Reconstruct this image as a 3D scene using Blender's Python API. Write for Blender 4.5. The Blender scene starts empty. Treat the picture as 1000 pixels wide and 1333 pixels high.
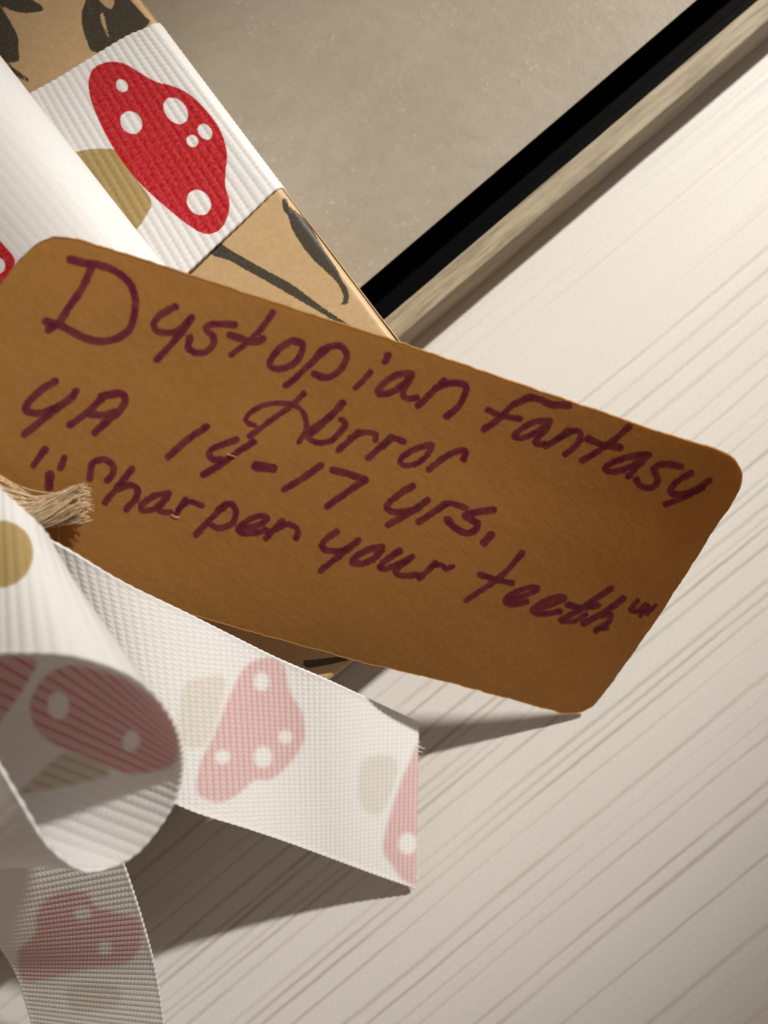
import bpy, math
import numpy as np
from mathutils import Matrix, Vector

# ------------------------------------------------------------------ camera, world, light
sc = bpy.context.scene
MM = 0.001
H_CAM, TILT, ROLL, FPX = 107.0, math.radians(4.0), math.radians(39.4), 960.0
_X = np.array([1, 0, 0.]); _U = np.array([0, math.cos(TILT), math.sin(TILT)])
CF = np.array([0, math.sin(TILT), -math.cos(TILT)])
CR = math.cos(ROLL) * _X - math.sin(ROLL) * _U
CU = math.sin(ROLL) * _X + math.cos(ROLL) * _U
CO = np.array([0, 0, H_CAM])

cam_d = bpy.data.cameras.new('camera'); cam = bpy.data.objects.new('camera', cam_d)
sc.collection.objects.link(cam); sc.camera = cam
cam_d.sensor_fit = 'HORIZONTAL'; cam_d.sensor_width = 36; cam_d.lens = 36 * FPX / 1000
cam_d.clip_start = 0.005; cam_d.clip_end = 20
m = Matrix.Identity(4)
for i in range(3):
    m[i][0] = CR[i]; m[i][1] = CU[i]; m[i][2] = -CF[i]; m[i][3] = CO[i] * MM
cam.matrix_world = m
cam_d.dof.use_dof = True; cam_d.dof.focus_distance = 0.083; cam_d.dof.aperture_fstop = 32

w = bpy.data.worlds.new('World'); sc.world = w; w.use_nodes = True
bg = w.node_tree.nodes['Background']; bg.inputs[0].default_value = (1.0, .78, .63, 1); bg.inputs[1].default_value = 0.24

LAMP = np.array([700., 135., 500.]); AIM = np.array([8., 9., 0.])
ld = bpy.data.lights.new('desk_lamp_light', 'SPOT'); lo = bpy.data.objects.new('desk_lamp_light', ld)
sc.collection.objects.link(lo)
ld.energy = 51; ld.color = (1.0, .96, .885); ld.shadow_soft_size = .014
ld.spot_size = math.radians(13.2); ld.spot_blend = 1.0
lo.location = LAMP * MM
lo.rotation_euler = Vector((AIM - LAMP).tolist()).to_track_quat('-Z', 'Y').to_euler()

sc.view_settings.view_transform = 'Standard'; sc.view_settings.look = 'None'
sc.view_settings.exposure = 0; sc.view_settings.gamma = 1; sc.view_settings.use_curve_mapping = False
sc.render.engine = 'CYCLES'

# ------------------------------------------------------------------ helpers (all lengths in millimetres)
rng = np.random.default_rng(7)

def at(px, py, z):
    """point on the view line of a photograph position, at height z above the table"""
    d = (px - 500) / FPX * CR - (py - 666.5) / FPX * CU + CF
    return CO + d * ((z - H_CAM) / d[2])

def at_inv(px, py, iz):
    px, py, iz = map(np.asarray, (px, py, iz))
    d = ((px - 500) / FPX)[..., None] * CR - ((py - 666.5) / FPX)[..., None] * CU + CF
    return CO + d / iz[..., None]

def proj(P):
    q = P - CO; k = q @ CF
    return np.stack([500 + FPX * (q @ CR) / k, 666.5 - FPX * (q @ CU) / k], -1)

def depth(P): return (np.asarray(P) - CO) @ CF

def spline(pts, n, closed=False):
    pts = np.asarray(pts, float)
    if closed: e = np.vstack([pts[-1], pts, pts[0], pts[1]]); seg = len(pts)
    else: e = np.vstack([2 * pts[0] - pts[1], pts, 2 * pts[-1] - pts[-2]]); seg = len(pts) - 1
    t = np.linspace(0, seg, n, endpoint=not closed); i = np.minimum(t.astype(int), seg - 1); f = (t - i)[:, None]
    a, b, c, d = e[i], e[i + 1], e[i + 2], e[i + 3]
    return .5 * (2 * b + (c - a) * f + (2 * a - 5 * b + 4 * c - d) * f**2 + (3 * b - a - 3 * c + d) * f**3)

def seg_dist(Q, A, B):
    """distance of points Q (n,2) to the polyline segments A->B (m,2)"""
    out = np.full(len(Q), 1e9)
    for a, b in zip(A, B):
        ab = b - a; L = ab @ ab + 1e-12
        t = np.clip(((Q - a) @ ab) / L, 0, 1)
        dx = Q[:, 0] - a[0] - t * ab[0]; dy = Q[:, 1] - a[1] - t * ab[1]
        np.minimum(out, dx * dx + dy * dy, out=out)
    return np.sqrt(out)

def poly_sd(Q, poly, smooth=True, n=90):
    """signed distance, negative inside"""
    P = spline(poly, n, True) if smooth else np.asarray(poly, float)
    A, B = P, np.roll(P, -1, 0)
    lo_, hi_ = P.min(0) - 12, P.max(0) + 12
    sel = np.all((Q > lo_) & (Q < hi_), 1); out = np.full(len(Q), 12.)
    q = Q[sel]
    if len(q) == 0: return out
    d = seg_dist(q, A, B); ins = np.zeros(len(q), bool)
    for a, b in zip(A, B):
        c = (a[1] > q[:, 1]) != (b[1] > q[:, 1])
        with np.errstate(divide='ignore', invalid='ignore'):
            xx = (b[0] - a[0]) * (q[:, 1] - a[1]) / (b[1] - a[1]) + a[0]
        ins ^= c & (q[:, 0] < xx)
    out[sel] = np.where(ins, -d, d); return np.minimum(out, 12)

def ellipse(cx, cy, rx, ry, rot=0, n=14):
    a = np.linspace(0, 2 * np.pi, n, endpoint=False); c, s = math.cos(rot), math.sin(rot)
    x, y = rx * np.cos(a), ry * np.sin(a)
    return np.stack([cx + c * x - s * y, cy + s * x + c * y], 1)

def Z(pts, ox, oy, s): return [(ox + x / s, oy + y / s) for x, y in pts]

def mesh_np(name, V, F, mat, parent=None, attrs=None, smooth=True):
    me = bpy.data.meshes.new(name); V = np.asarray(V, np.float32) * MM
    F = np.asarray(F, np.int32); k = F.shape[1]
    me.vertices.add(len(V)); me.vertices.foreach_set('co', V.ravel())
    me.loops.add(F.size); me.loops.foreach_set('vertex_index', F.ravel())
    me.polygons.add(len(F)); me.polygons.foreach_set('loop_start', np.arange(0, F.size, k, dtype=np.int32))
    me.polygons.foreach_set('loop_total', np.full(len(F), k, np.int32))
    me.update(calc_edges=True); me.validate()
    for an, av in (attrs or {}).items():
        av = np.asarray(av, np.float32)
        if av.ndim == 2:
            a = me.attributes.new(an, 'FLOAT_VECTOR', 'POINT'); a.data.foreach_set('vector', av.ravel())
        else:
            a = me.attributes.new(an, 'FLOAT', 'POINT'); a.data.foreach_set('value', av)
    me.polygons.foreach_set('use_smooth', np.full(len(me.polygons), smooth, bool))
    me.materials.append(mat)
    o = bpy.data.objects.new(name, me); sc.collection.objects.link(o)
    if parent: 
        o.parent = parent
        o.matrix_parent_inverse = parent.matrix_world.inverted() if parent.type != 'EMPTY' else Matrix.Translation(-parent.location)
    return o

def grid_faces(nu, nv, off=0, flip=False, wrap_u=False):
    i = np.arange(nu if wrap_u else nu - 1)[:, None]; j = np.arange(nv - 1)[None]
    i2 = (i + 1) % nu
    a, b, c, d = i * nv + j, i2 * nv + j, i2 * nv + j + 1, i * nv + j + 1
    f = np.stack([a + 0 * b, b + 0 * a, c, d], -1).reshape(-1, 4) + off
    return f[:, ::-1] if flip else f

def thing(name, label, cat, loc):
    o = bpy.data.objects.new(name, None); sc.collection.objects.link(o)
    o.location = np.asarray(loc) * MM; o.empty_display_size = .01
    o['label'] = label; o['category'] = cat
    return o

def snoise(x, seed, scale):
    """smooth 1-D noise"""
    r = np.random.default_rng(seed); t = r.uniform(-1, 1, 4096)
    x = np.asarray(x) / scale + 1500; i = np.floor(x).astype(int); f = x - i; f = f * f * (3 - 2 * f)
    return t[i % 4096] * (1 - f) + t[(i + 1) % 4096] * f

class MatB:
    def __init__(s, name):
        s.m = bpy.data.materials.new(name); s.m.use_nodes = True; s.t = s.m.node_tree
        s.b = s.t.nodes['Principled BSDF']; s.out = s.t.nodes['Material Output']
        s.tc = s.n('ShaderNodeTexCoord')
    def n(s, t, **k):
        q = s.t.nodes.new(t)
        for a, v in k.items(): setattr(q, a, v)
        return q
    def l(s, a, b): s.t.links.new(a, b)
    def put(s, sock, v):
        if isinstance(v, bpy.types.NodeSocket): s.l(v, sock)
        else: sock.default_value = v
    def attr(s, name, vec=False):
        q = s.n('ShaderNodeAttribute', attribute_name=name); return q.outputs['Vector' if vec else 'Fac']
    def math(s, op, a, b=0., c=0., clamp=False):
        q = s.n('ShaderNodeMath', operation=op, use_clamp=clamp)
        for i, v in enumerate((a, b, c)): s.put(q.inputs[i], v)
        return q.outputs[0]
    def scale(s, v, sx, sy=None, sz=None):
        q = s.n('ShaderNodeVectorMath', operation='MULTIPLY'); s.l(v, q.inputs[0])
        q.inputs[1].default_value = (sx, sx if sy is None else sy, sx if sz is None else sz); return q.outputs[0]
    def noise(s, vec, scale, detail=3, rough=.55, out=0):
        q = s.n('ShaderNodeTexNoise'); s.l(vec, q.inputs['Vector'])
        q.inputs['Scale'].default_value = scale; q.inputs['Detail'].default_value = detail
        q.inputs['Roughness'].default_value = rough; return q.outputs[out]
    def ramp(s, v, a, b, lo=0., hi=1.):
        q = s.n('ShaderNodeMapRange', interpolation_type='SMOOTHSTEP'); s.put(q.inputs[0], v)
        for i, x in enumerate((a, b, lo, hi)): s.put(q.inputs[1 + i], x)
        return q.outputs[0]
    def mix(s, f, a, b):
        q = s.n('ShaderNodeMix', data_type='RGBA'); s.put(q.inputs[0], f)
        for i, v in ((6, a), (7, b)):
            s.put(q.inputs[i], v if isinstance(v, bpy.types.NodeSocket) else (*v, 1))
        return q.outputs[2]
    def bump(s, h, dist, strength=1., prev=None):
        q = s.n('ShaderNodeBump'); s.l(h, q.inputs['Height']); q.inputs['Distance'].default_value = dist * MM
        q.inputs['Strength'].default_value = strength
        if prev: s.l(prev, q.inputs['Normal'])
        return q.outputs[0]
    def done(s, col, rough, bump=None, spec=.4, **k):
        s.put(s.b.inputs['Base Color'], col if isinstance(col, bpy.types.NodeSocket) else (*col, 1))
        s.put(s.b.inputs['Roughness'], rough); s.b.inputs['Specular IOR Level'].default_value = spec
        if bump: s.l(bump, s.b.inputs['Normal'])
        for a, v in k.items(): s.b.inputs[a].default_value = v
        return s.m
    def translucent(s, col, fac, nrm=None):
        t = s.n('ShaderNodeBsdfTranslucent'); s.put(t.inputs[0], col)
        if nrm: s.l(nrm, t.inputs['Normal'])
        q = s.n('ShaderNodeMixShader'); q.inputs[0].default_value = fac
        s.l(s.b.outputs[0], q.inputs[1]); s.l(t.outputs[0], q.inputs[2]); s.l(q.outputs[0], s.out.inputs[0])

# ------------------------------------------------------------------ materials
def mat_table():
    M = MatB('white_wood_grain_laminate'); p = M.scale(M.tc.outputs['Object'], 1000)
    g = M.attr('groove')
    st = M.noise(M.scale(p, .02, 1.6, 1), 1, 4, .6)            # fine streaks along the grain
    st2 = M.noise(M.scale(p, .006, .22, 1), 1, 3, .5)
    sp = M.noise(p, 2.2, 3, .6); brk = M.noise(M.scale(p, .05, .5, 1), 1, 3, .6)
    fine = M.noise(M.scale(p, .7, 3.5, 1), 1.2, 2, .6)
    rag = M.math('MULTIPLY', M.math('SUBTRACT', M.noise(M.scale(p, 1.6, 4., 1), 1, 4, .7), .5), 1.1)
    gg = M.math('MULTIPLY', g, M.ramp(brk, .28, .55, .35, 1.))
    gg = M.math('MULTIPLY', gg, M.ramp(M.math('ADD', M.math('DIVIDE', g, M.math('ADD', g, .12)), rag), .35, .75))
    gg = M.math('MULTIPLY', gg, M.ramp(fine, .2, .5, .55, 1.0))
    base = M.mix(M.ramp(st, .3, .72), (.63, .612, .582), (.605, .586, .556))
    base = M.mix(M.ramp(st2, .35, .7, 0, .35), base, (.585, .565, .54))
    mo = M.noise(M.scale(p, 1.1, 2.2, 1), 1.3, 4, .7)
    base = M.mix(M.ramp(mo, .40, .70, 0, .55), base, (.54, .515, .48))
    base = M.mix(M.ramp(sp, .68, .8, 0, .45), base, (.47, .43, .38))
    pit = M.math('MULTIPLY', M.ramp(M.noise(M.scale(p, .55, 1.0, 1), 1.1, 2, .5), .74, .80), M.ramp(M.noise(p, .05, 2, .5), .5, .62))
    base = M.mix(M.math('MULTIPLY', pit, .6), base, (.40, .35, .30))
    col = M.mix(M.math('MULTIPLY', gg, .72), base, (.335, .29, .25))
    h = M.math('ADD', M.math('MULTIPLY', st, .25), M.math('MULTIPLY', mo, 1.))
    return M.done(col, M.ramp(st, .3, .7, .42, .55), M.bump(h, .02, .5), spec=.35)

def mat_ribbon():
    M = MatB('white_grosgrain_ribbon'); uv = M.attr('ruv', True)
    th = M.noise(M.scale(uv, 1.2, 9, 1), 1, 2, .6); fz = M.noise(M.scale(uv, 5, 5, 1), 1, 2, .7)
    edge_w = M.math('MULTIPLY', M.math('SUBTRACT', fz, .5), 2.2)
    st = M.attr('ink'); rb = M.attr('ribh')
    soft = M.ramp(st, .85, .95, 4.2, .7); nsoft = M.math('MULTIPLY', soft, -1.)
    r = M.ramp(M.math('ADD', M.attr('sd_red'), edge_w), nsoft, soft, 1, 0)
    s_ = M.ramp(M.math('ADD', M.attr('sd_stem'), edge_w), nsoft, soft, 1, 0)
    white = M.mix(M.ramp(th, .3, .7), (.90, .90, .90), (.85, .845, .84))
    pale = M.mix(M.ramp(st, .85, .95), (.60, .09, .10), (.56, .003, .012))
    thru = M.math('MAXIMUM', M.ramp(rb, 0., .9, 1., .55), M.ramp(st, .85, .95))   # on the reverse the ink shows mostly between the ribs
    fade = M.ramp(M.noise(M.scale(uv, 2.5, 2.5, 1), 1, 3, .6), .3, .7, .93, 1.)
    k = M.math('MULTIPLY', M.math('MULTIPLY', st, fade), thru)
    c = M.mix(M.math('MULTIPLY', M.math('MULTIPLY', s_, k), M.ramp(st, .55, .9, .5, 1.)), white, (.47, .34, .13))
    c = M.mix(M.math('MULTIPLY', r, k), c, pale)
    b = M.bump(th, .04, .35); b = M.bump(fz, .02, .3, b)
    m_ = M.done(c, .55, b, spec=.15)
    M.translucent(c, .35, b); return m_

def mat_tag():
    M = MatB('brown_kraft_card'); p = M.scale(M.tc.outputs['Object'], 1000)
    fib = M.noise(M.scale(p, 1.1, .5, 1), 1.5, 4, .65); blot = M.noise(p, .08, 3, .5); sp = M.noise(p, 3.5, 2, .6)
    c = M.mix(M.ramp(fib, .3, .7), (.55, .295, .082), (.49, .255, .066))
    c = M.mix(M.ramp(blot, .35, .7, 0, .4), c, (.56, .30, .095))
    c = M.mix(M.ramp(sp, .62, .78, 0, .25), c, (.33, .17, .05))
    e = M.math('MULTIPLY', M.math('SUBTRACT', M.noise(p, 2.4, 3, .6), .5), 4.)
    ink = M.ramp(M.math('ADD', M.attr('sd_ink'), e), -1.1, 1.3, 1, 0)
    var = M.ramp(M.noise(p, .8, 3, .6), .3, .7, .80, .97)
    inkc = M.mix(M.ramp(M.attr('sd_ink'), -6, 0), (.16, .009, .05), (.215, .014, .066))
    inkc = M.mix(M.ramp(M.attr('inkn'), 1.1, 1.9, 0, .55), inkc, (.07, .004, .028))
    c2 = M.mix(M.math('MULTIPLY', ink, var), c, inkc)
    crease = M.noise(M.scale(p, .35, .12, .2), .5, 3, .6)
    h = M.math('ADD', fib, M.math('MULTIPLY', M.noise(p, 6, 2), .5))
    b = M.bump(h, .05, .7); b = M.bump(crease, .22, .4, b)
    m_ = M.done(c2, .62, b, spec=.25); M.translucent(c2, .5, b); return m_

def mat_kraft():
    M = MatB('printed_kraft_paper'); p = M.scale(M.tc.outputs['Object'], 1000)
    fib = M.noise(p, 1.3, 4, .65); blot = M.noise(p, .09, 3, .55); sp = M.noise(p, 4, 2, .6)
    c = M.mix(M.ramp(fib, .3, .7), (.50, .35, .19), (.44, .30, .155))
    c = M.mix(M.ramp(blot, .3, .7, 0, .5), c, (.40, .265, .13))
    c = M.mix(M.ramp(sp, .6, .8, 0, .3), c, (.60, .45, .27))
    e = M.math('MULTIPLY', M.math('SUBTRACT', M.noise(p, 3., 3, .6), .5), 3.)
    ink = M.ramp(M.math('ADD', M.math('ADD', M.attr('sd_ink'), -.8), e), -.8, .8, 1, 0)
    ink = M.math('MULTIPLY', ink, M.ramp(M.noise(p, 5, 2, .6), .25, .6, .86, .99))
    c = M.mix(ink, c, (.030, .027, .020))
    h = M.math('ADD', fib, M.math('MULTIPLY', blot, 2.5))
    return M.done(c, .48, M.bump(h, .05, .6), spec=.4)

def mat_cover():
    M = MatB('mottled_taupe_cover'); p = M.scale(M.tc.outputs['Object'], 1000)
    a = M.noise(p, .045, 5, .62); b = M.noise(p, .35, 5, .68); v = M.noise(M.scale(p, .5, 1.1, 1), .16, 6, .72)
    fl = M.noise(p, 1.5, 3, .6)
    c = M.mix(M.ramp(a, .3, .7), (.285, .248, .192), (.325, .287, .228))
    c = M.mix(M.ramp(b, .35, .75, 0, .4), c, (.245, .21, .16))
    c = M.mix(M.math('MULTIPLY', M.ramp(M.noise(p, .9, 4, .7), .56, .70), M.ramp(v, .45, .62, 0, .6)), c, (.43, .39, .33))
    c = M.mix(M.math('MULTIPLY', M.ramp(fl, .60, .70), M.ramp(M.noise(p, .11, 3, .6), .45, .6, 0, .55)), c, (.46, .42, .36))
    c = M.mix(M.math('MULTIPLY', M.ramp(M.noise(M.scale(p, 1, 1.3, 1), .42, 3, .7), .70, .76), .5), c, (.20, .17, .13))
    h = M.math('ADD', b, v)
    return M.done(c, .55, M.bump(h, .14, .6), spec=.3)

def mat_board_edge():
    M = MatB('tan_streaked_board_edge'); p = M.scale(M.tc.outputs['Object'], 1000)
    a = M.noise(M.scale(p, .09, 1.1, 1.5), 1, 6, .7); b = M.noise(p, .5, 4, .65)
    c = M.mix(M.ramp(a, .35, .68), (.36, .305, .215), (.19, .155, .10))
    c = M.mix(M.ramp(b, .4, .75, 0, .4), c, (.33, .27, .175))
    return M.done(c, .6, M.bump(a, .08, .5), spec=.25)

def mat_black():
    M = MatB('black_page_edges'); p = M.scale(M.tc.outputs['Object'], 1000)
    a = M.noise(M.scale(p, .03, 1, 9), 1, 3, .6)
    c = M.mix(a, (.0012, .0012, .0014), (.0035, .0035, .004))
    return M.done(c, .6, M.bump(a, .04, .5), spec=.02)

def mat_fibre():
    M = MatB('jute_fibre'); p = M.scale(M.tc.outputs['Object'], 1000)
    a = M.noise(p, 1.1, 3, .6)
    c = M.mix(M.ramp(a, .3, .7), (.80, .63, .42), (.62, .44, .25))
    m_ = M.done(c, .5, None, spec=.3); M.translucent(c, .2); return m_

MT, MR, MG, MK, MC, ME, MB, MF = mat_table(), mat_ribbon(), mat_tag(), mat_kraft(), mat_cover(), mat_board_edge(), mat_black(), mat_fibre()

# ------------------------------------------------------------------ table top with grain grooves
gl = []
gl += Z([(0,155),(0,205),(0,265),(0,365),(0,410),(0,445),(0,545),(0,685),(0,745),(0,830),(0,890),(50,1000),(130,1000),(340,1000),(620,1000),(720,1000),(940,1000)], 600, 933, 2.5)
gl += Z([(30,830),(60,890),(60,945),(150,960),(330,1000),(400,1000),(470,1000),(600,1000),(830,1000),(930,1000)], 200, 1033, 3.333)
gl += Z([(0,110),(20,235),(90,275),(100,430)], 520, 860, 4.167)
gl += Z([(0,600),(30,640),(75,665),(110,680),(150,690),(300,755),(420,790),(480,815),(550,840),(620,865),(710,895),(850,945),(900,950)], 600, 200, 2.5)
gl += Z([(760,260),(610,510),(560,580),(480,710),(340,890),(400,1000),(490,1000),(540,1000),(690,1000),(900,1000)], 700, 600, 3.333)
ys = sorted(at(px, py, 0)[1] for px, py in gl)
keep = [ys[0]]
for y in ys[1:]:
    if y - keep[-1] > .85: keep.append(y)
y = keep[0]
while y > -420: y -= rng.choice([.9, 1.4, 3, 4.5, 6.5]); keep.append(y)
y = max(keep)
while y < 420: y += rng.choice([.8, 1.1, 1.7, 2.6, 4.]); keep.append(y)
keep = np.array(sorted(keep))
rows, gv, hv, lid = [], [], [], []
for k, yy in enumerate(keep):
    near = min(keep[k] - keep[k-1] if k else 9, keep[k+1] - keep[k] if k + 1 < len(keep) else 9)
    strong = 1. if yy < -8 else .7 if yy < 3 else .42 if yy < 12 else .27
    amp = strong * rng.uniform(.45, 1.0); wd = min(rng.uniform(.36, .6), near * .4)
    for o_, g_ in ((-1, 0), (-.5, .55), (-.15, 1), (.2, .95), (.55, .45), (1, 0)):
        rows.append(yy + o_ * wd); gv.append(g_ * amp); hv.append(-.07 * g_ * amp); lid.append(k)
rows = np.array(rows); gv = np.array(gv); hv = np.array(hv); lid = np.array(lid)
xs = np.concatenate([np.linspace(-450, -130, 17), np.arange(-126, 131, 2.), np.linspace(135, 450, 17)])
Yg = np.empty((len(xs), len(rows))); Ag = np.empty_like(Yg)
common = .25 * snoise(xs, 3, 60) + .12 * snoise(xs, 4, 21)
for k in range(len(keep)):
    s_ = lid == k
    own = .07 * snoise(xs, 100 + k, 11) + .05 * snoise(xs, 900 + k, 3.1)
    wv = np.clip(.78 + .5 * snoise(xs, 2000 + k, 24), .18, 1.15)
    Yg[:, s_] = rows[s_][None] + (common + own)[:, None]; Ag[:, s_] = gv[s_][None] * wv[:, None]
V = np.stack([np.broadcast_to(xs[:, None], Yg.shape), Yg, -.07 * Ag], -1).reshape(-1, 3)
tb = mesh_np('table_top', V, grid_faces(len(xs), len(rows), flip=False), MT, attrs={'groove': Ag.ravel()}, smooth=False)
tb['kind'] = 'structure'; tb['label'] = 'white table top with fine grey wood grain lines'

# ------------------------------------------------------------------ framed panel under the wrapped book
HB, HU = 18.4, 8.9                          # top and underside of the wrapped book
E0, E1 = at(205, 28, HB), at(512, 436, HB)  # its right-hand edge
def xr(y): return E0[0] + (E1[0] - E0[0]) * (y - E0[1]) / (E1[1] - E0[1])
TH = 8.6
f0, f1 = at(519.6, 439, TH), at(1000, 28, TH)       # outer edge of the rim
g0, g1 = at(497, 416, TH), at(988, 0, TH)           # inner edge of the rim
k0, k1 = at(489, 408, 6.4), at(972, 0, 6.4)         # step inside the channel
t0, t1 = at(465.6, 378.7, TH - .1), at(905, 0, TH - .1)   # edge of the mottled panel
fa = math.atan2(f1[1] - f0[1], f1[0] - f0[0]); fu = np.array([math.cos(fa), math.sin(fa), 0]); fv_ = np.array([-fu[1], fu[0], 0])
FO = np.array([f0[0], f0[1], 0])
def fl(u, v, z): return FO + fu * u + fv_ * v + np.array([0, 0, z])
def vof(P): return float((np.array([P[0], P[1], 0]) - FO) @ fv_)
vg, vk, vt = (vof(g0) + vof(g1)) / 2, (vof(k0) + vof(k1)) / 2, (vof(t0) + vof(t1)) / 2
U0, U1, V1 = -165., 235., 260.
frame = thing('framed_panel', 'taupe mottled panel with a black channel and thin tan rim, under the wrapped book', 'panel', fl(0, 100, 0))

def board(name, u0, u1, v0, v1, z0, z1, mat, parent, bev=.25, nu=80, wob=0., seed=0):
    """bevelled board in the frame's own directions, long in u"""
    prof = [(v0 + bev, z0), (v0, z0 + bev), (v0, (z0 + z1) / 2), (v0, z1 - bev), (v0 + .3 * bev, z1 - .3 * bev), (v0 + bev, z1)]
    inner = np.linspace(v0 + bev, v1 - bev, 8)[1:-1]
    prof += [(v, z1) for v in inner] + [(v1 - bev, z1), (v1 - .3 * bev, z1 - .3 * bev), (v1, z1 - bev), (v1, z0 + bev), (v1 - bev, z0)]
    k = len(prof); us = np.concatenate([[u0, u0 + bev], np.linspace(u0 + bev, u1 - bev, nu)[1:-1], [u1 - bev, u1]])
    V = []; vc, zc_ = (v0 + v1) / 2, (z0 + z1) / 2
    for n_, u in enumerate(us):
        sh = bev if n_ in (0, len(us) - 1) else 0
        for v, z in prof:
            q = wob * (snoise(u, 40 + seed, 7) * .6 + snoise(u, 60 + seed, 1.7) * .4)
            V.append(fl(u, v + np.sign(vc - v) * sh + q * (z < z1 - .01), z + np.sign(zc_ - z) * sh + q * .5 * (z > zc_)))
    F = []
    for i in range(len(us) - 1):
        for j in range(k): a, b = i * k + j, i * k + (j + 1) % k; F.append([a, b, b + k, a + k])
    F = [f[::-1] for f in F]; n = len(V); c = len(us) - 1
    V.append(fl(u0, vc, zc_)); V.append(fl(u1, vc, zc_))
    for j in range(k):
        F.append([n, j, j, (j + 1) % k]); F.append([n + 1, c * k + (j + 1) % k, c * k + (j + 1) % k, c * k + j])
    tri = [(f[0], f[1], f[3]) if len(set(f)) == 3 else None for f in F]
    Q = [f for f, t in zip(F, tri) if t is None]; T = [t for t in tri if t]
    T += [(q[0], q[1], q[2]) for q in Q] + [(q[0], q[2], q[3]) for q in Q]
    return mesh_np(name, V, T, mat, parent, smooth=False)

board('backing_board', U0 + .4, U1 - .4, .4, V1 - .4, .1, 1.8, MB, frame)
board('rim', U0, U1, 0, vg, .12, TH, ME, frame, bev=.3, wob=.05, nu=300)
board('rim', U0, U1, V1 - vg, V1, .12, TH, ME, frame, bev=.3, wob=.05, seed=1)
board('rim', U0, U0 + 3.3, vg + .05, V1 - vg - .05, .12, TH, ME, frame, bev=.3, nu=6, seed=2)
board('rim', U1 - 3.3, U1, vg + .05, V1 - vg - .05, .12, TH, ME, frame, bev=.3, nu=6, seed=3)
board('inner_step', U0 + 3.4, U1 - 3.4, vg + .01, vk, 1.81, 6.4, MB, frame, bev=.2)
pn = board('panel', U0 + 10, U1 - 10, vt, V1 - vt, 1.81, TH - .3, MB, frame, bev=.1)
board('panel_face', U0 + 10, U1 - 10, vt, V1 - vt, TH - .295, TH - .1, MC, pn, bev=.06)

# ------------------------------------------------------------------ wrapped book
YF = at(450, 869, HB)[1]; XL, YB = -125., 185.
wrap = thing('wrapped_book', 'book wrapped in brown kraft paper printed with dark leaves, under the bow and tag', 'wrapped book', (-50, 80, HU))
ox = np.concatenate([[0, .04, .12, .25, .42, .65, .95, 1.3, 1.7], np.arange(2.1, 62, .4), np.linspace(63, 137, 38), [138.0]])  # inset from the right edge
oy = np.concatenate([[0, .04, .12, .25, .42, .65, .95, 1.3, 1.7], np.arange(2.1, 96, .45), np.linspace(97, YB - YF, 40)])
gy = YF + oy
GX = np.stack([xr(gy) - o_ for o_ in ox], 0); GY = np.broadcast_to(gy[None], GX.shape)
R = .9
def rnd(d): d = np.minimum(d, R); return R - np.sqrt(np.maximum(R * R - (R - d)**2, 0))
dx = ox[:, None]; dy = np.minimum(oy, (YB - YF) - oy)[None]; dxl = 138.0 - dx
GZ = HB - np.maximum(np.maximum(rnd(dx), rnd(dy)), rnd(dxl))
GZ += .10 * snoise(GX * .8 + GY * .5, 11, 17) * np.clip(dx / 6, 0, 1) + .07 * snoise(GY - GX * .4, 12, 9) * np.clip(dx / 6, 0, 1)
top = np.stack([GX, GY, GZ], -1)
nu, nv = GX.shape
pq = proj(top.reshape(-1, 3))
inks = [(Z([(-40,-20),(0,10),(50,45),(130,62),(220,45),(160,0),(100,-60)],0,0,3.846), []),
        (Z([(-60,30),(0,55),(30,80),(60,150),(80,220),(90,302),(0,300),(-80,280)],0,0,3.846), []),
        (Z([(450,-60),(430,10),(413,60),(415,130),(440,210),(470,255),(580,250),(740,120),(722,82),(650,0),(590,-60)],0,0,3.846),
         [Z([(500,65),(515,60),(525,80),(535,130),(550,175),(545,195),(525,160),(505,110)],0,0,3.846), Z([(480,-30),(500,8),(530,35),(558,48),(572,25),(570,-30)],0,0,3.846)]),
        ([(270,312),(285,316),(300,326),(340,349),(380,371),(412,395),(450,421),(470,436),(450,428),(424,410),(388,389),(352,368),(316,348),(298,338),(275,330)], []),
        (Z([(170,150),(180,148),(190,172),(212,188),(258,236),(300,308),(340,368),(375,430),(384,465),(380,486),(361,490),(371,468),(350,420),(310,380),(268,340),(228,288),(200,238),(189,200),(176,185)],300,200,2.5),
         [Z([(186,182),(196,180),(204,190),(196,192)],300,200,2.5), Z([(350,392),(362,400),(384,436),(398,462),(388,452),(366,420)],300,200,2.5)]),
        ([(396,861),(420,858),(445,855),(460,856),(440,862),(410,868),(398,868)], []),
        ([(150,820),(240,860),(330,905),(360,900),(300,870),(200,820)], [])]
for sx_, sy_ in ((-330, -60), (-560, 160), (-300, 330), (-820, 380), (-180, -330), (-520, -260), (-620, 620)):     # the print goes on over the rest of the paper
    for q_ in (2, 3, 4):
        inks.append(([(x + sx_ - (250 if q_ > 2 else 0), y + sy_) for x, y in inks[q_][0]], []))
sd = np.full(len(pq), 12.)
for poly, holes in inks:
    s_ = poly_sd(pq, poly)
    for h_ in holes: s_ = np.maximum(s_, -poly_sd(pq, h_))
    sd = np.minimum(sd, s_)
V = [top.reshape(-1, 3)]; F = [grid_faces(nu, nv, flip=True)]; A = [sd]
def wall(line, off):
    n = len(line); zz = np.linspace(1, 0, 7); Vv = np.stack([np.concatenate([line[:, :2], (HU + (line[:, 2:] - HU) * q)], 1) for q in zz], 1)
    return Vv.reshape(-1, 3), n
off = nu * nv
for line, fl in ((top[0], False), (top[-1], True), (top[:, 0], True), (top[:, -1], False)):
    v_, n = wall(line, off); V.append(v_); F.append(grid_faces(n, 7, off, flip=fl)); A.append(np.full(len(v_), 12.)); off += len(v_)
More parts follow.
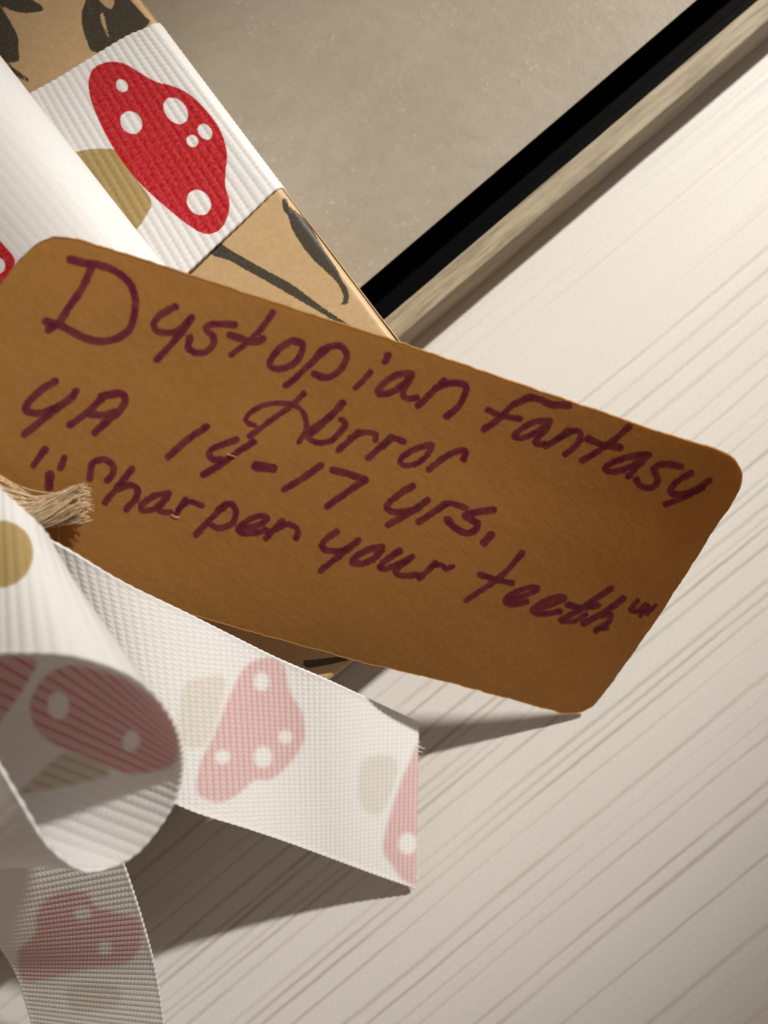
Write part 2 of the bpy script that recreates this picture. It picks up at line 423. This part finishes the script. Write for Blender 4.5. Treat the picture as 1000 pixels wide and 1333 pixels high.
lastx, lasty = np.unique(np.r_[np.arange(0, nu, 8), nu - 1]), np.unique(np.r_[np.arange(0, nv, 8), nv - 1])
bq = np.stack([GX[np.ix_(lastx, lasty)], np.broadcast_to(GY, GX.shape)[np.ix_(lastx, lasty)], np.full((len(lastx), len(lasty)), HU)], -1)
V.append(bq.reshape(-1, 3)); F.append(grid_faces(len(lastx), len(lasty), off)); A.append(np.full(bq.shape[0] * bq.shape[1], 12.))
mesh_np('wrapping_paper', np.vstack(V), np.vstack(F), MK, wrap, attrs={'sd_ink': np.concatenate(A)})
# folded flap along the right-hand side: a separate layer of paper that springs away near the corner
fy_ = np.linspace(YF + .3, 110, 90); fv = []; 
for yv in fy_:
    e = .16 + .62 * np.exp(-max(yv - YF, 0) / 24.) + .03 * math.sin(yv * .4)
    zt = HB - 1.0 - .5 * np.exp(-(yv - YF) / 20)
    x0 = xr(yv)
    for dx_, z in ((e, zt), (e + .02, zt - .6), (e * .8, zt - 4), (e * .4 + .1, HU + .8), (e * .4 - .02, HU + .8), (e * .8 - .12, zt - 4), (e - .10, zt - .6), (e - .12, zt)):
        fv.append([x0 + dx_, yv, z])
ff = []
for i in range(89):
    for j in range(8): a, b_ = i * 8 + j, i * 8 + (j + 1) % 8; ff.append([a, b_, b_ + 8, a + 8])
mesh_np('folded_flap', fv, ff, MK, wrap, attrs={'sd_ink': np.full(len(fv), 12.)})

# ------------------------------------------------------------------ ribbon
PITCH, WID, THK = 1.06, 24.5, .30
bow = thing('ribbon_bow', 'white ribbed ribbon printed with red mushrooms, tied in a bow round the wrapped book', 'ribbon', (-40, 30, HB))

def ribbon(name, Npts, Fpts, prints=(), ink_front=1., ink_back=.5, front_up=True, camber=0., dv=.155, phase=0., world=False, ruffle=0., pitch=PITCH, ribs=1., split=2., beads=.024):
    """cloth band between two edge curves; real ribs across it. prints: (attr, polygons, holes, (s0, s1))"""
    cv = (lambda P: np.array(P, float)) if world else (lambda P: np.array([at(*p) if not isinstance(p, np.ndarray) else p for p in P]))
    n0 = 1600
    N_, F_ = spline(cv(Npts), n0), spline(cv(Fpts), n0)
    mid = (N_ + F_) / 2; L = np.concatenate([[0], np.cumsum(np.linalg.norm(np.diff(mid, axis=0), axis=1))])
    nu_ = int(L[-1] / pitch * 8); ul = np.linspace(0, L[-1], nu_); ti = np.interp(ul, L, np.arange(n0))
    i = np.minimum(ti.astype(int), n0 - 2); f = (ti - i)[:, None]
    N_ = N_[i] * (1 - f) + N_[i + 1] * f; F_ = F_[i] * (1 - f) + F_[i + 1] * f
    nv_ = int(WID / dv); v = np.linspace(0, 1, nv_)
    P = N_[:, None] * (1 - v)[None, :, None] + F_[:, None] * v[None, :, None]
    du = np.gradient(P, axis=0); dvv = np.gradient(P, axis=1)
    nn = np.cross(du, dvv); nn /= np.linalg.norm(nn, axis=2, keepdims=True) + 1e-9
    vm = v * WID
    if camber: P = P + nn * (camber * (1 - (2 * v - 1)**2))[None, :, None]
    if ruffle: P = P + nn * (ruffle * (snoise(ul, hash(name) % 97, 14)[:, None] * (2 * v - 1)[None]))[:, :, None]
    ph = ul / pitch + phase
    rib = np.abs(np.cos(np.pi * ph))**.8; ri = np.floor(ph + .5)
    se = np.clip(np.minimum(vm, WID - vm) / .75, 0, 1); se = se * se * (3 - 2 * se)
    bead = beads * np.cos(2 * np.pi * vm[None] / .6 + np.pi * (ri % 2)[:, None]) * rib[:, None]
    jit = 1 + .12 * snoise(ul * 7, 5, 3)[:, None] * np.ones((1, nv_))
    h = ribs * (.08 * rib[:, None] * jit + bead) * se[None] + (1 - se)[None] * (.11 + .03 * np.cos(2 * np.pi * ph)[:, None])
    # selvedge follows the ribs slightly: tiny scallops
    lat = np.gradient(P, axis=1); lat /= np.linalg.norm(lat, axis=2, keepdims=True)
    sc_ = .025 * np.cos(2 * np.pi * ph)[:, None] * ((1 - se) * np.sign(v - .5))[None]
    B = P + lat * sc_[:, :, None]
    up = B + nn * (THK / 2 + h - .1)[:, :, None]; dn = B - nn * (THK / 2 + h - .1)[:, :, None]
    q = proj(P.reshape(-1, 3)); s = np.repeat(np.linspace(0, 1, nu_), nv_)
    sdr = np.full(len(q), 12.); sds = sdr.copy()
    for kind, poly, holes, (a, b_) in prints:
        d = poly_sd(q, poly)
        for h_ in holes: d = np.maximum(d, -poly_sd(q, h_))
        d = np.where((s >= a) & (s <= b_), d, 12.)
        if kind == 'red': sdr = np.minimum(sdr, d)
        else: sds = np.minimum(sds, d)
    n = nu_ * nv_
    F = [grid_faces(nu_, nv_), grid_faces(nu_, nv_, n, True)]
    ii = np.arange(nu_ - 1)[:, None]; jj = np.arange(nv_ - 1)[:, None]
    for j, fl in ((0, 0), (nv_ - 1, 1)):
        a = ii * nv_ + j; e = np.hstack([a, a + n, a + nv_ + n, a + nv_]); F.append(e[:, ::-1] if fl else e)
    for r, fl in ((0, 1), (nu_ - 1, 0)):
        a = r * nv_ + jj; e = np.hstack([a, a + n, a + 1 + n, a + 1]); F.append(e[:, ::-1] if fl else e)
    uv = np.stack([np.repeat(ul, nv_), np.tile(vm, nu_), np.zeros(n)], -1)
    inkf = np.where(s < split, ink_front, .05)
    ink = np.concatenate([inkf, np.full(n, ink_back)])
    return mesh_np(name, np.vstack([up.reshape(-1, 3), dn.reshape(-1, 3)]), np.vstack(F), MR, bow,
                   attrs={'sd_red': np.tile(sdr, 2), 'sd_stem': np.tile(sds, 2), 'ink': ink, 'ribh': np.tile(np.repeat(rib, nv_), 2), 'ruv': np.vstack([uv, uv])})

# band across the book
bz = HB + .32
yN, yF = at(203, 27, bz)[1], at(364, 243, bz)[1]
def wp(x, y, z): return np.array([x, y, z])
def band(pts, yv):
    r = [at(*p) for p in pts]; y_ = yv; e = xr(y_)
    return r + [wp(e - 1.6, y_, bz - .05), wp(e - .4, y_, bz - .35), wp(e + .22, y_, bz - 1.4), wp(e + .27, y_, bz - 4), wp(e + .22, y_, HU + 4), wp(e + .2, y_, HU + .3)]
Nb = band([(-120,218,bz+5), (-40,170,bz+3), (35,125,bz+1.2), (78,101,bz+.6), (120,75,bz+.2), (165,48,bz)], yN)
Fb = band([(40,560,bz+5), (110,490,bz+3), (190,408,bz+1.2), (235,364,bz+.6), (275,326,bz+.2), (322,282,bz)], yF)
S25 = lambda P: Z(P, 0, 0, 2.5)
capA = S25([(290,260),(310,220),(360,202),(410,210),(460,240),(510,268),(560,280),(620,310),(680,370),(720,430),(740,500),(735,560),(735,610),(748,660),(740,710),(715,750),(675,763),(630,745),(570,700),(500,640),(440,580),(380,500),(330,410),(295,320)])
dots = [ellipse(*[c / 2.5 for c in e], .9) for e in ((398,280,22,18),(428,400,39,33),(573,362,48,34),(668,430,28,21),(627,460,20,18),(648,660,44,36))]
stemA = S25([(232,515),(265,492),(350,485),(390,500),(440,580),(492,652),(478,700),(430,757),(380,705),(310,615)])
ribbon('band', Nb, Fb, [('red', capA, dots, (0, 1)), ('stem', stemA, [], (0, 1))], ink_front=.5, ink_back=1., beads=.045)

# loop pointing to the upper right, soft and close to the lens
L1N = [(60,470,33), (130,410,34), (180,372,33.2), (208,352,30.8), (214,348,28), (200,362,25.2), (150,405,23.8), (60,480,23.5)]
L1F = [(-190,190,36), (-110,135,37), (-55,92,36.2), (-22,66,33.4), (-12,58,30), (-25,70,27), (-80,110,25.5), (-190,200,25)]
ribbon('loop', L1N, L1F, [('red', [(-40,290),(-10,305),(8,322),(20,340),(12,360),(0,373),(-40,380)], [ellipse(0,346,7,10)], (0, .6))], ribs=.25)

# loop pointing to the lower right, seen through its open end
L2 = [((-150,880,50), (-110,560,46)), ((-50,856,53), (-40,600,47)), ((40,851,55), (20,655,48)), ((110,858,55), (55,690,47)), ((180,886,53), (66,712,45.5)),
      ((219,930,50), (55,735,43)), ((236,972,47.5), (10,800,40.5)), ((236,1015,45.5), (-40,890,38.5)), ((218,1062,44.3), (-55,960,37.5)), ((180,1110,44), (-50,1020,37.5)), ((142,1130,44.5), (-45,1075,38.5)),
      ((105,1131,46), (0,1122,40)), ((62,1098,48), (-20,1132,42)), ((22,1034,50), (-60,1130,44)), ((-30,950,51), (-120,1110,45)), ((-110,860,51), (-190,1040,45))]
z4 = lambda P: Z(P, 0, 800, 2.5)
inA = z4([(100,300),(110,260),(150,200),(220,165),(300,175),(400,205),(500,265),(560,330),(583,400),(573,480),(500,510),(420,515),(350,490),(280,460),(180,420),(120,370)])
inS = z4([(200,455),(260,455),(350,495),(345,525),(250,550),(150,570),(60,582),(100,545)])
inB = z4([(-60,130),(0,136),(60,136),(122,150),(100,205),(60,270),(0,345),(-60,360)])
ribbon('loop', [a for a, b in L2], [b for a, b in L2],
       [('red', inA, [ellipse(77,918,14,18), ellipse(172,964,11,14,.3)], (.27, .8)), ('red', inB, [], (.27, .8)), ('stem', inS, [], (.27, .8)),
        ('stem', ellipse(0,722,43,44), [], (0, .3))], ink_front=1, ink_back=.8, split=.3)

# long tail to the right, its cut end on the table
T1N = [(-60,640,33), (20,680,38), (85,713,38.6), (160,757,36.3), (240,796,31.8), (300,826,28), (365,858,23.8), (430,886,19.5), (490,914,11.5), (545,940,5.2)]
T1F = [(60,960,28), (110,985,29.5), (160,1010,30.2), (205,1035,30.4), (255,1058,28.5), (315,1077,24), (375,1097,17.5), (430,1117,11.3), (487,1138,5.5), (541,1157,.8)]
z5 = lambda P: Z(P, 150, 700, 2.107)
tcap = z5([(430,330),(465,355),(478,420),(512,480),(517,550),(485,610),(430,660),(380,665),(340,700),(290,725),(250,717),(222,690),(235,610),(270,540),(310,440),(350,360),(390,333)])
tst = z5([(300,388),(240,385),(190,402),(175,480),(180,560),(235,575),(270,520)])
tcap2 = z5([(860,540),(825,570),(808,610),(790,650),(765,720),(742,800),(735,860),(760,900),(790,940),(825,955),(870,940)])
tst2 = z5([(680,608),(750,598),(775,630),(735,745),(685,750),(665,690)])
ribbon('tail', T1N, T1F, [('red', tcap, [ellipse(340,887,10,12), ellipse(371,959,9,9), ellipse(342,985,12,14), ellipse(289,985,10,9)], (0, 1)), ('stem', tst, [], (0, 1)),
                          ('red', tcap2, [ellipse(530,1098,12,14)], (0, 1)), ('stem', tst2, [], (0, 1))], ink_front=.6, ink_back=.6, pitch=.92)

e0, e1 = at(*T1N[-1]), at(*T1F[-1]); ed = (e0 - at(*T1N[-2])); ed /= np.linalg.norm(ed)
THREADS = []
for k in range(26):
    q = rng.uniform(.02, .98); b0_ = e0 + (e1 - e0) * q; ln = rng.uniform(.2, .7)
    d = ed * ln + np.array([rng.normal(), rng.normal(), 0]) * ln * .35
    THREADS.append(np.array([b0_ - ed * .5, b0_ + d * .5 + np.array([0, 0, .08]), b0_ + d + np.array([0, 0, .12 * rng.normal()])]))

# short tail dropping in front of the book
T2N = [(110,1000,33), (135,1060,32), (158,1115,29), (177,1170,25), (192,1220,21), (204,1268,17), (213,1325,13.5), (220,1390,10), (222,1450,7)]
T2F = [(-130,1060,33), (-95,1110,32), (-60,1160,29), (-25,1200,25), (0,1232,21), (19,1263,17), (34,1306,13.5), (48,1360,10), (55,1420,7)]
z6 = lambda P: Z(P, 0, 1100, 4.167)
c6 = z6([(350,245),(470,258),(520,330),(620,360),(750,400),(765,540),(680,640),(500,665),(250,725),(130,730),(100,640),(110,560),(190,480),(200,380),(240,300)])
s6 = z6([(370,770),(520,745),(640,770),(650,850),(560,885),(400,900)])
ribbon('tail', T2N, T2F, [('red', c6, [ellipse(108,1188,11,9), ellipse(137,1233,9,9)], (0, 1)), ('stem', s6, [], (0, 1))], ink_front=.62, ink_back=.62, pitch=.95)

# knot, mostly beyond the left edge of the picture
kc = at(-240, 690, 38.); kd = np.array([math.cos(.5), math.sin(.5), 0]); kw = np.array([-kd[1], kd[0], 0])
ka = np.linspace(-.4, 2 * np.pi - .1, 26)
ribbon('knot', [kc + kd * 8.5 * math.cos(a) + np.array([0, 0, 6.5 * math.sin(a)]) + kw * 8 for a in ka],
       [kc + kd * 8.5 * math.cos(a) + np.array([0, 0, 6.5 * math.sin(a)]) - kw * 8 for a in ka], dv=.6)

# ------------------------------------------------------------------ gift tag
zc = {'L': (-215, 650, 44.), 'A': (765, 935, -.9), 'U': (-18, 272, 46.5), 'B': (968, 592, 30.)}
izc = {k: 1 / depth(at(*v_)) for k, v_ in zc.items()}
def tag_pts(Q):
    """surface of the tag: interpolated between its corners"""
    P = {k: np.array(v_[:2], float) for k, v_ in zc.items()}
    s = np.full(len(Q), .5); t = np.full(len(Q), .5)
    for _ in range(14):
        X = ((1-s)*(1-t))[:, None]*P['L'] + (s*(1-t))[:, None]*P['A'] + ((1-s)*t)[:, None]*P['U'] + (s*t)[:, None]*P['B']
        Js = (1-t)[:, None]*(P['A']-P['L']) + t[:, None]*(P['B']-P['U']); Jt = (1-s)[:, None]*(P['U']-P['L']) + s[:, None]*(P['B']-P['A'])
        det = Js[:, 0]*Jt[:, 1] - Js[:, 1]*Jt[:, 0]; r = Q - X
        s = s + (r[:, 0]*Jt[:, 1] - r[:, 1]*Jt[:, 0]) / det; t = t + (Js[:, 0]*r[:, 1] - Js[:, 1]*r[:, 0]) / det
    iz = (1-s)*(1-t)*izc['L'] + s*(1-t)*izc['A'] + (1-s)*t*izc['U'] + s*t*izc['B']
    bend = np.exp(-(((Q[:, 0] - 500) / 150)**2 + ((Q[:, 1] - 850) / 170)**2) / 2)     # the card arches over the book's edge
    return at_inv(Q[:, 0], Q[:, 1], iz * (1 + .030 * bend))
out = [(98,312),(300,375.5),(520,447),(700,509),(860,563)]
cornB = [(905,577.5),(935,586),(955,597),(966,614),(966,632),(957,650)]
right = [(905,730),(850,814),(800,885)]
cornA = [(781,910),(768,922),(750,929),(732,929)]
bot = [(700,920),(580,888),(480,865),(380,838),(200,788),(60,757)]
left = [(0,735),(-60,690),(-95,610),(-85,520),(-45,430),(-5,378),(22,342),(46,319),(70,309)]
def dens(pts, step):
    r = []
    for a, b in zip(pts[:-1], pts[1:]):
        a, b = np.array(a, float), np.array(b, float); n = max(1, int(np.linalg.norm(b - a) / step))
        r += [a + (b - a) * i / n for i in range(n)]
    return r
O = np.array(dens(out + [cornB[0]], 2.8) + [p for p in spline(cornB, 40)[:-1]] + dens([cornB[-1]] + right + [cornA[0]], 2.8)
             + [p for p in spline(cornA, 26)[:-1]] + dens([cornA[-1]] + bot + [bot[-1]], 2.8) + [p for p in spline([bot[-1]] + left + [out[0]], 170)[:-1]])
O = O[np.concatenate([[True], np.linalg.norm(np.diff(O, axis=0), axis=1) > .3])]
O[:, 0] += .7 * snoise(np.arange(len(O)), 31, 5) + .35 * snoise(np.arange(len(O)), 33, 1.3); O[:, 1] += .7 * snoise(np.arange(len(O)), 32, 5) + .35 * snoise(np.arange(len(O)), 34, 1.3)
c0, c1 = np.array([200., 540.]), np.array([720., 700.])
ax = c1 - c0; ta = np.clip(((O - c0) @ ax) / (ax @ ax), 0, 1); cen = c0 + ta[:, None] * ax
NR = 130; rr = np.linspace(0, 1, NR)
Q = cen[:, None] * (1 - rr)[None, :, None] + O[:, None] * rr[None, :, None]
nO = len(O); Qf = Q.reshape(-1, 2); TP = tag_pts(Qf).reshape(nO, NR, 3)
# handwriting, traced as pen strokes on the card: (points, radius)
a_ = lambda P: Z(P, 0, 300, 3.3308); b_ = lambda P: Z(P, 180, 380, 3.846); c_ = lambda P: Z(P, 400, 430, 3.571)
d_ = lambda P: Z(P, 600, 480, 2.941); e_ = lambda P: Z(P, 380, 660, 3.846); g_ = lambda P: Z(P, 700, 600, 3.333)
W = [
 (a_([(395,165),(350,260),(300,330),(255,398),(212,430)]), 5.6), (a_([(305,125),(360,140),(440,155),(510,185),(560,230),(585,300),(580,370),(560,430),(510,468),(440,484),(370,470),(310,440),(260,412),(200,396)]), 5.6),
 (b_([(185,75),(120,110),(80,155),(90,195),(140,205),(190,200),(240,160),(265,130)]), 5.0), (b_([(262,132),(235,180),(190,235),(130,300),(92,340)]), 4.8),
 (b_([(480,165),(420,160),(350,168),(345,195),(375,220),(375,265),(340,300),(290,305),(250,280),(258,228)]), 4.8),
 (b_([(672,105),(620,180),(560,240),(510,280),(465,315)]), 4.4), (b_([(460,215),(520,235),(580,252),(622,235)]), 5.2),
 (b_([(770,245),(700,290),(660,350),(670,380),(720,385),(780,360),(815,310),(820,260),(785,248)]), 4.9),
 (b_([(950,285),(880,345),(790,430),(740,470)]), 4.8), ([(412,466),(418,457),(428,452),(443,451),(451,461),(448,475),(436,488),(422,492),(409,487)], 4.9),
 (c_([(375,118),(362,148)]), 5.0), (c_([(295,195),(260,235),(225,270)]), 4.0),
 (c_([(485,205),(430,205),(370,235),(330,280),(345,300),(400,285),(450,250),(485,212)]), 4.8), (c_([(475,235),(445,290),(462,318),(510,315)]), 4.6),
 (c_([(635,235),(590,280),(550,320),(515,352)]), 4.6), (c_([(600,270),(660,248),(720,250),(740,272),(720,330),(690,368),(650,400)]), 4.8),
 (d_([(270,110),(200,140),(150,190),(90,232)]), 4.8), (d_([(255,112),(300,118),(350,138),(412,142)]), 5.2), (d_([(105,158),(150,180),(225,192)]), 4.4),
 (d_([(340,200),(280,205),(220,240),(205,262),(250,262),(310,230),(340,205)]), 4.4), (d_([(330,225),(285,282),(325,290)]), 4.4),
 (d_([(412,235),(370,270),(325,298)]), 4.3), (d_([(375,265),(430,240),(457,245),(455,275),(430,305),(400,328)]), 4.4),
 (d_([(645,222),(590,270),(520,320),(465,352)]), 4.6), (d_([(488,268),(540,290),(610,302)]), 5.0),
 (d_([(720,330),(660,335),(590,355),(552,383),(590,395),(650,375),(705,343)]), 4.6), (d_([(695,358),(665,385),(642,412)]), 4.2),
 (d_([(842,375),(780,365),(740,380),(745,400),(755,430),(730,455),(690,450),(672,425)]), 4.6),
 (d_([(882,400),(830,430),(802,465),(820,480),(870,475),(920,450),(952,427)]), 4.5), (d_([(925,455),(860,490),(785,520)]), 4.5),
 (b_([(828,512),(770,570),(700,620),(630,670),(560,720)]), 4.2), (b_([(580,668),(548,655),(540,635),(570,600),(640,565),(720,560),(790,575),(830,620),(840,690),(805,752)]), 3.8),
 (c_([(165,340),(120,390),(70,430),(15,470)]), 5.0), (c_([(5,485),(15,510),(50,525),(105,518),(150,480),(178,440),(158,418)]), 4.4), (c_([(105,405),(60,450),(20,480)]), 4.8),
 (c_([(240,475),(190,520),(145,560)]), 4.6), (c_([(200,505),(260,478),(315,485),(318,510)]), 4.3), (c_([(390,500),(340,545),(285,595)]), 4.7), (c_([(350,540),(400,505),(448,520)]), 4.6),
 (c_([(560,535),(490,560),(435,600),(450,630),(510,620),(560,580),(580,535)]), 4.2), (c_([(660,580),(610,615),(565,648)]), 4.5), (c_([(620,605),(680,570),(735,562),(728,602)]), 4.5),
 (a_([(240,655),(180,690),(120,750),(120,785),(180,790),(250,765),(310,725),(327,700)]), 5.2), (a_([(270,755),(200,810),(108,882)]), 5.2),
 (a_([(455,715),(400,770),(340,820),(302,845)]), 5.2), (a_([(440,722),(520,708),(542,740),(510,790),(460,830),(412,878)]), 5.4), (a_([(375,795),(440,802),(495,790)]), 5.2),
 (b_([(342,675),(260,730),(150,825)]), 5.0), (b_([(490,740),(420,765),(360,795),(370,835),(420,840)]), 4.8), (b_([(577,752),(500,800),(420,860),(325,915)]), 4.8),
 (b_([(592,872),(675,884)]), 6.6), (b_([(915,870),(830,930),(730,990)]), 4.8), (c_([(120,650),(190,668),(270,695)]), 5.2), (c_([(270,695),(190,750),(92,820)]), 4.8),
 (c_([(490,725),(430,760),(375,810),(385,840),(440,845),(500,830),(560,790)]), 4.8), (c_([(520,825),(450,865),(375,905)]), 4.8),
 (c_([(640,805),(580,850),(520,890)]), 4.6), (c_([(600,840),(660,805),(738,826)]), 4.4), (c_([(865,835),(790,845),(735,860),(762,880),(792,895),(780,930),(740,942),(690,920),(652,880)]), 5.0), (c_([(855,950),(822,988)]), 5.6),
 (a_([(195,950),(143,1022)]), 4.8), (a_([(277,990),(262,1030)]), 5.0), (a_([(215,1062),(210,1115)]), 6.5),
 (a_([(388,1075),(400,1012),(450,995),(490,1020),(487,1060),(465,1085)]), 4.8), (a_([(572,1035),(520,1100),(455,1180)]), 4.8), (a_([(510,1122),(560,1105),(595,1120),(590,1160),(550,1208)]), 4.8),
 (a_([(732,1140),(670,1150),(615,1190),(620,1215),(670,1205),(725,1158)]), 4.6), (a_([(705,1180),(690,1215),(738,1222)]), 4.2),
 (b_([(235,1040),(190,1112)]), 4.4), (b_([(200,1090),(255,1050),(318,1070)]), 4.0),
 (b_([(440,1065),(380,1120),(330,1170),(292,1215)]), 4.6), (b_([(400,1090),(460,1060),(490,1100),(470,1160),(410,1185),(372,1172)]), 4.6),
 (b_([(505,1185),(560,1180),(620,1160),(645,1130),(600,1125),(540,1150),(500,1190),(530,1210),(600,1205),(640,1195)]), 4.6),
 (b_([(720,1150),(680,1190),(640,1235)]), 4.4), (b_([(690,1190),(740,1165),(788,1180),(800,1215),(790,1232)]), 4.4),
 (e_([(225,125),(170,165),(150,200),(180,220),(250,220),(300,195),(332,168)]), 4.6), (e_([(290,205),(220,260),(145,320)]), 4.6),
 (e_([(450,200),(380,215),(320,250),(305,280),(350,285),(410,260),(450,215)]), 4.6), (e_([(540,220),(480,260),(440,300),(470,310),(540,285),(602,250)]), 4.5), (e_([(590,260),(540,300),(520,330),(560,345),(630,340)]), 4.2),
 (e_([(720,280),(680,320),(640,357)]), 4.4), (e_([(700,295),(750,290),(770,310),(805,298)]), 3.6),
 (d_([(235,705),(180,770),(120,820),(20,887)]), 4.2), (d_([(75,788),(130,805),(195,822)]), 4.4),
 (d_([(180,880),(240,870),(292,843),(260,838),(200,860),(170,890),(200,902),(250,892)]), 4.2), (d_([(285,920),(340,905),(397,878),(370,872),(310,895),(275,925),(310,940),(380,928)]), 4.2),
 (d_([(575,840),(500,890),(440,930),(385,963)]), 4.4), (d_([(410,903),(470,915),(525,905)]), 4.4), (d_([(388,965),(430,967),(480,940)]), 3.6),
 (d_([(622,878),(550,930),(470,975)]), 4.4), (d_([(540,945),(572,938),(568,965),(518,1000)]), 4.2), (d_([(515,998),(560,992)]), 3.4),
 (g_([(435,605),(402,645),(435,650),(470,622)]), 3.6), (g_([(480,630),(446,672)]), 3.6), (g_([(512,625),(475,662)]), 3.0),
]
sdk = np.full(len(Qf), 14.); inkn = np.zeros(len(Qf))
for k_, (pts, r) in enumerate(W):
    P = spline(pts, max(10, 5 * len(pts))) if len(pts) > 2 else np.array([np.array(pts[0]) + (np.array(pts[1]) - np.array(pts[0])) * q for q in np.linspace(0, 1, 7)])
    sel = np.all((Qf > P.min(0) - 14) & (Qf < P.max(0) + 14), 1); q = Qf[sel]; best = np.full(len(q), 14.)
    for n_, (a, b) in enumerate(zip(P[:-1], P[1:])):
        t_ = n_ / (len(P) - 1); pool = .10 * math.exp(-t_ * 9) + .13 * math.exp(-(1 - t_) * 9)      # the pen rests at both ends of a stroke
        rr__ = r * (.93 + pool + .07 * float(snoise(n_ + 37. * k_, 8, 2.5)))
        best = np.minimum(best, seg_dist(q, a[None], b[None]) - rr__)
    sdk[sel] = np.minimum(sdk[sel], best); inkn[sel] += np.clip(.5 - best / 2, 0, 1)
du = np.roll(TP, -1, 0) - np.roll(TP, 1, 0)
fitn = np.cross(TP[nO // 4, -1] - TP[0, -1], TP[nO // 2, -1] - TP[0, -1]); fitn /= np.linalg.norm(fitn)
if fitn[2] < 0: fitn = -fitn
wv = .12 * snoise(Qf[:, 0] + .4 * Qf[:, 1], 51, 160) + .05 * snoise(Qf[:, 1] - .3 * Qf[:, 0], 52, 70)
top_ = TP.reshape(-1, 3) + fitn * wv[:, None]; bot_ = top_ - fitn * .32
n = nO * NR
F = [grid_faces(nO, NR, wrap_u=True), grid_faces(nO, NR, n, True, wrap_u=True)]
ii = np.arange(nO)[:, None]; a = ii * NR + NR - 1; b2 = ((ii + 1) % nO) * NR + NR - 1
F.append(np.hstack([b2, b2 + n, a + n, a])[:, ::-1])
tag = mesh_np('gift_tag', np.vstack([top_, bot_]), np.vstack(F), MG, attrs={'sd_ink': np.concatenate([sdk, np.full(n, 14.)]), 'inkn': np.tile(inkn, 2)})
tag['label'] = 'brown card tag with rounded corners and purple handwriting leaning off the wrapped book'; tag['category'] = 'tag'

# ------------------------------------------------------------------ jute twine end and loose fibres
def tubes(paths, rad, k=5):
    V, F, off = [], [], 0
    for P, r in zip(paths, rad):
        n = len(P); T = np.gradient(P, axis=0); T /= np.linalg.norm(T, axis=1, keepdims=True) + 1e-9
        u = np.cross(T, [0.3, .2, 1.]); u /= np.linalg.norm(u, axis=1, keepdims=True); v = np.cross(T, u)
        an = np.arange(k) * 2 * np.pi / k; rr_ = r * np.linspace(1, .75, n)
        V.append((P[:, None] + rr_[:, None, None] * (np.cos(an)[None, :, None] * u[:, None] + np.sin(an)[None, :, None] * v[:, None])).reshape(-1, 3))
        i = np.arange(n - 1)[:, None]; j = np.arange(k)[None]; j2 = (j + 1) % k
        F.append(np.stack([i * k + j, (i + 1) * k + j, (i + 1) * k + j2, i * k + j2], -1).reshape(-1, 4) + off); off += n * k
    return np.vstack(V), np.vstack(F)
for P in THREADS:
    P[:, 2] = np.maximum(P[:, 2], .15)
V, F = tubes([spline(P, 8) for P in THREADS], [rng.uniform(.03, .05) for _ in THREADS], 4)
n_ = len(V); mesh_np('frayed_threads', V, F, MR, bow, attrs={'sd_red': np.full(n_, 12.), 'sd_stem': np.full(n_, 12.), 'ink': np.zeros(n_), 'ribh': np.zeros(n_), 'ruv': V})
def tag_at(px, py, lift): return tag_pts(np.array([[px, py]], float))[0] + fitn * lift
tw = thing('jute_twine', 'frayed cut end of tan jute twine lying on the brown tag', 'twine', tag_at(40, 645, .2))
paths, rad = [], []
cl = spline([(-90,550), (-40,582), (0,612), (28,632), (60,646), (95,640), (127,632)], 40)
for k in range(330):
    r0 = math.sqrt(rng.uniform()); a0 = rng.uniform(0, 2 * np.pi); tws = rng.uniform(2.0, 3.6); end = rng.uniform(.9, 1.0) if rng.uniform() < .9 else rng.uniform(.6, .9)
    n = 26; t = np.linspace(rng.uniform(0, .18) if rng.uniform() < .8 else rng.uniform(.2, .6), end, n); i = t * 39
    cx = np.interp(i, np.arange(40), cl[:, 0]); cy = np.interp(i, np.arange(40), cl[:, 1])
    spread = np.interp(t, [0, .5, .75, 1], [13, 15, 17, 24]); zs = np.interp(t, [0, .5, 1], [1.0, 1.0, 1.1])
    ang = a0 + tws * t; oxp = r0 * np.cos(ang) * spread + snoise(t * 10, k, 2.3) * 3.0; ozp = r0 * np.sin(ang) * zs
    tx, ty = np.gradient(cx), np.gradient(cy); ln = np.hypot(tx, ty)
    base = tag_pts(np.stack([cx - ty / ln * oxp, cy + tx / ln * oxp], 1))
    paths.append(base + fitn * (2.4 + 1.25 * ozp)[:, None]); rad.append(rng.uniform(.028, .07))
V, F = tubes(paths, rad); mesh_np('cord', V, F, MF, tw)
strays = [([(-40,575,3.0),(0,595,3.0),(25,605,2.6),(55,622,2.0),(90,629,1.6),(108,622,1.8)], .05), ([(-20,585,3.2),(12,606,3.2),(45,634,2.4)], .05),
          ([(95,630,1.5),(105,626,1.6),(113,620,1.8)], .16), ([(82,672,.6),(80,688,.8),(85,705,1.0),(94,722,.6)], .035), ([(60,664,.6),(90,668,.4),(112,672,.3)], .04),
          ([(98,668,.5),(106,666,.4),(113,671,.4)], .04), ([(35,668,.5),(55,671,.3),(88,671,.3)], .03), ([(-10,610,2.8),(20,640,2.4),(50,650,2.2)], .06)]
for pts, r in strays:
    P = spline([tag_at(*p) for p in pts], 24); V, F = tubes([P], [r]); mesh_np('stray_fibre', V, F, MF, tw)
for pts, lab in (([(296,590,.1),(302,592,.14),(308,594,.1)], 'tiny pale fibre scrap on the number four of the brown tag'),
                 ([(223,669,.1),(228,671,.14),(234,673,.1)], 'tiny pale fibre scrap below the third line of handwriting on the tag')):
    P = spline([tag_at(*p) for p in pts], 10); V, F = tubes([P], [.035]); o = mesh_np('fibre_scrap', V, F, MF)
    o['label'] = lab; o['category'] = 'fibre'; o['group'] = 'loose fibres on the tag'
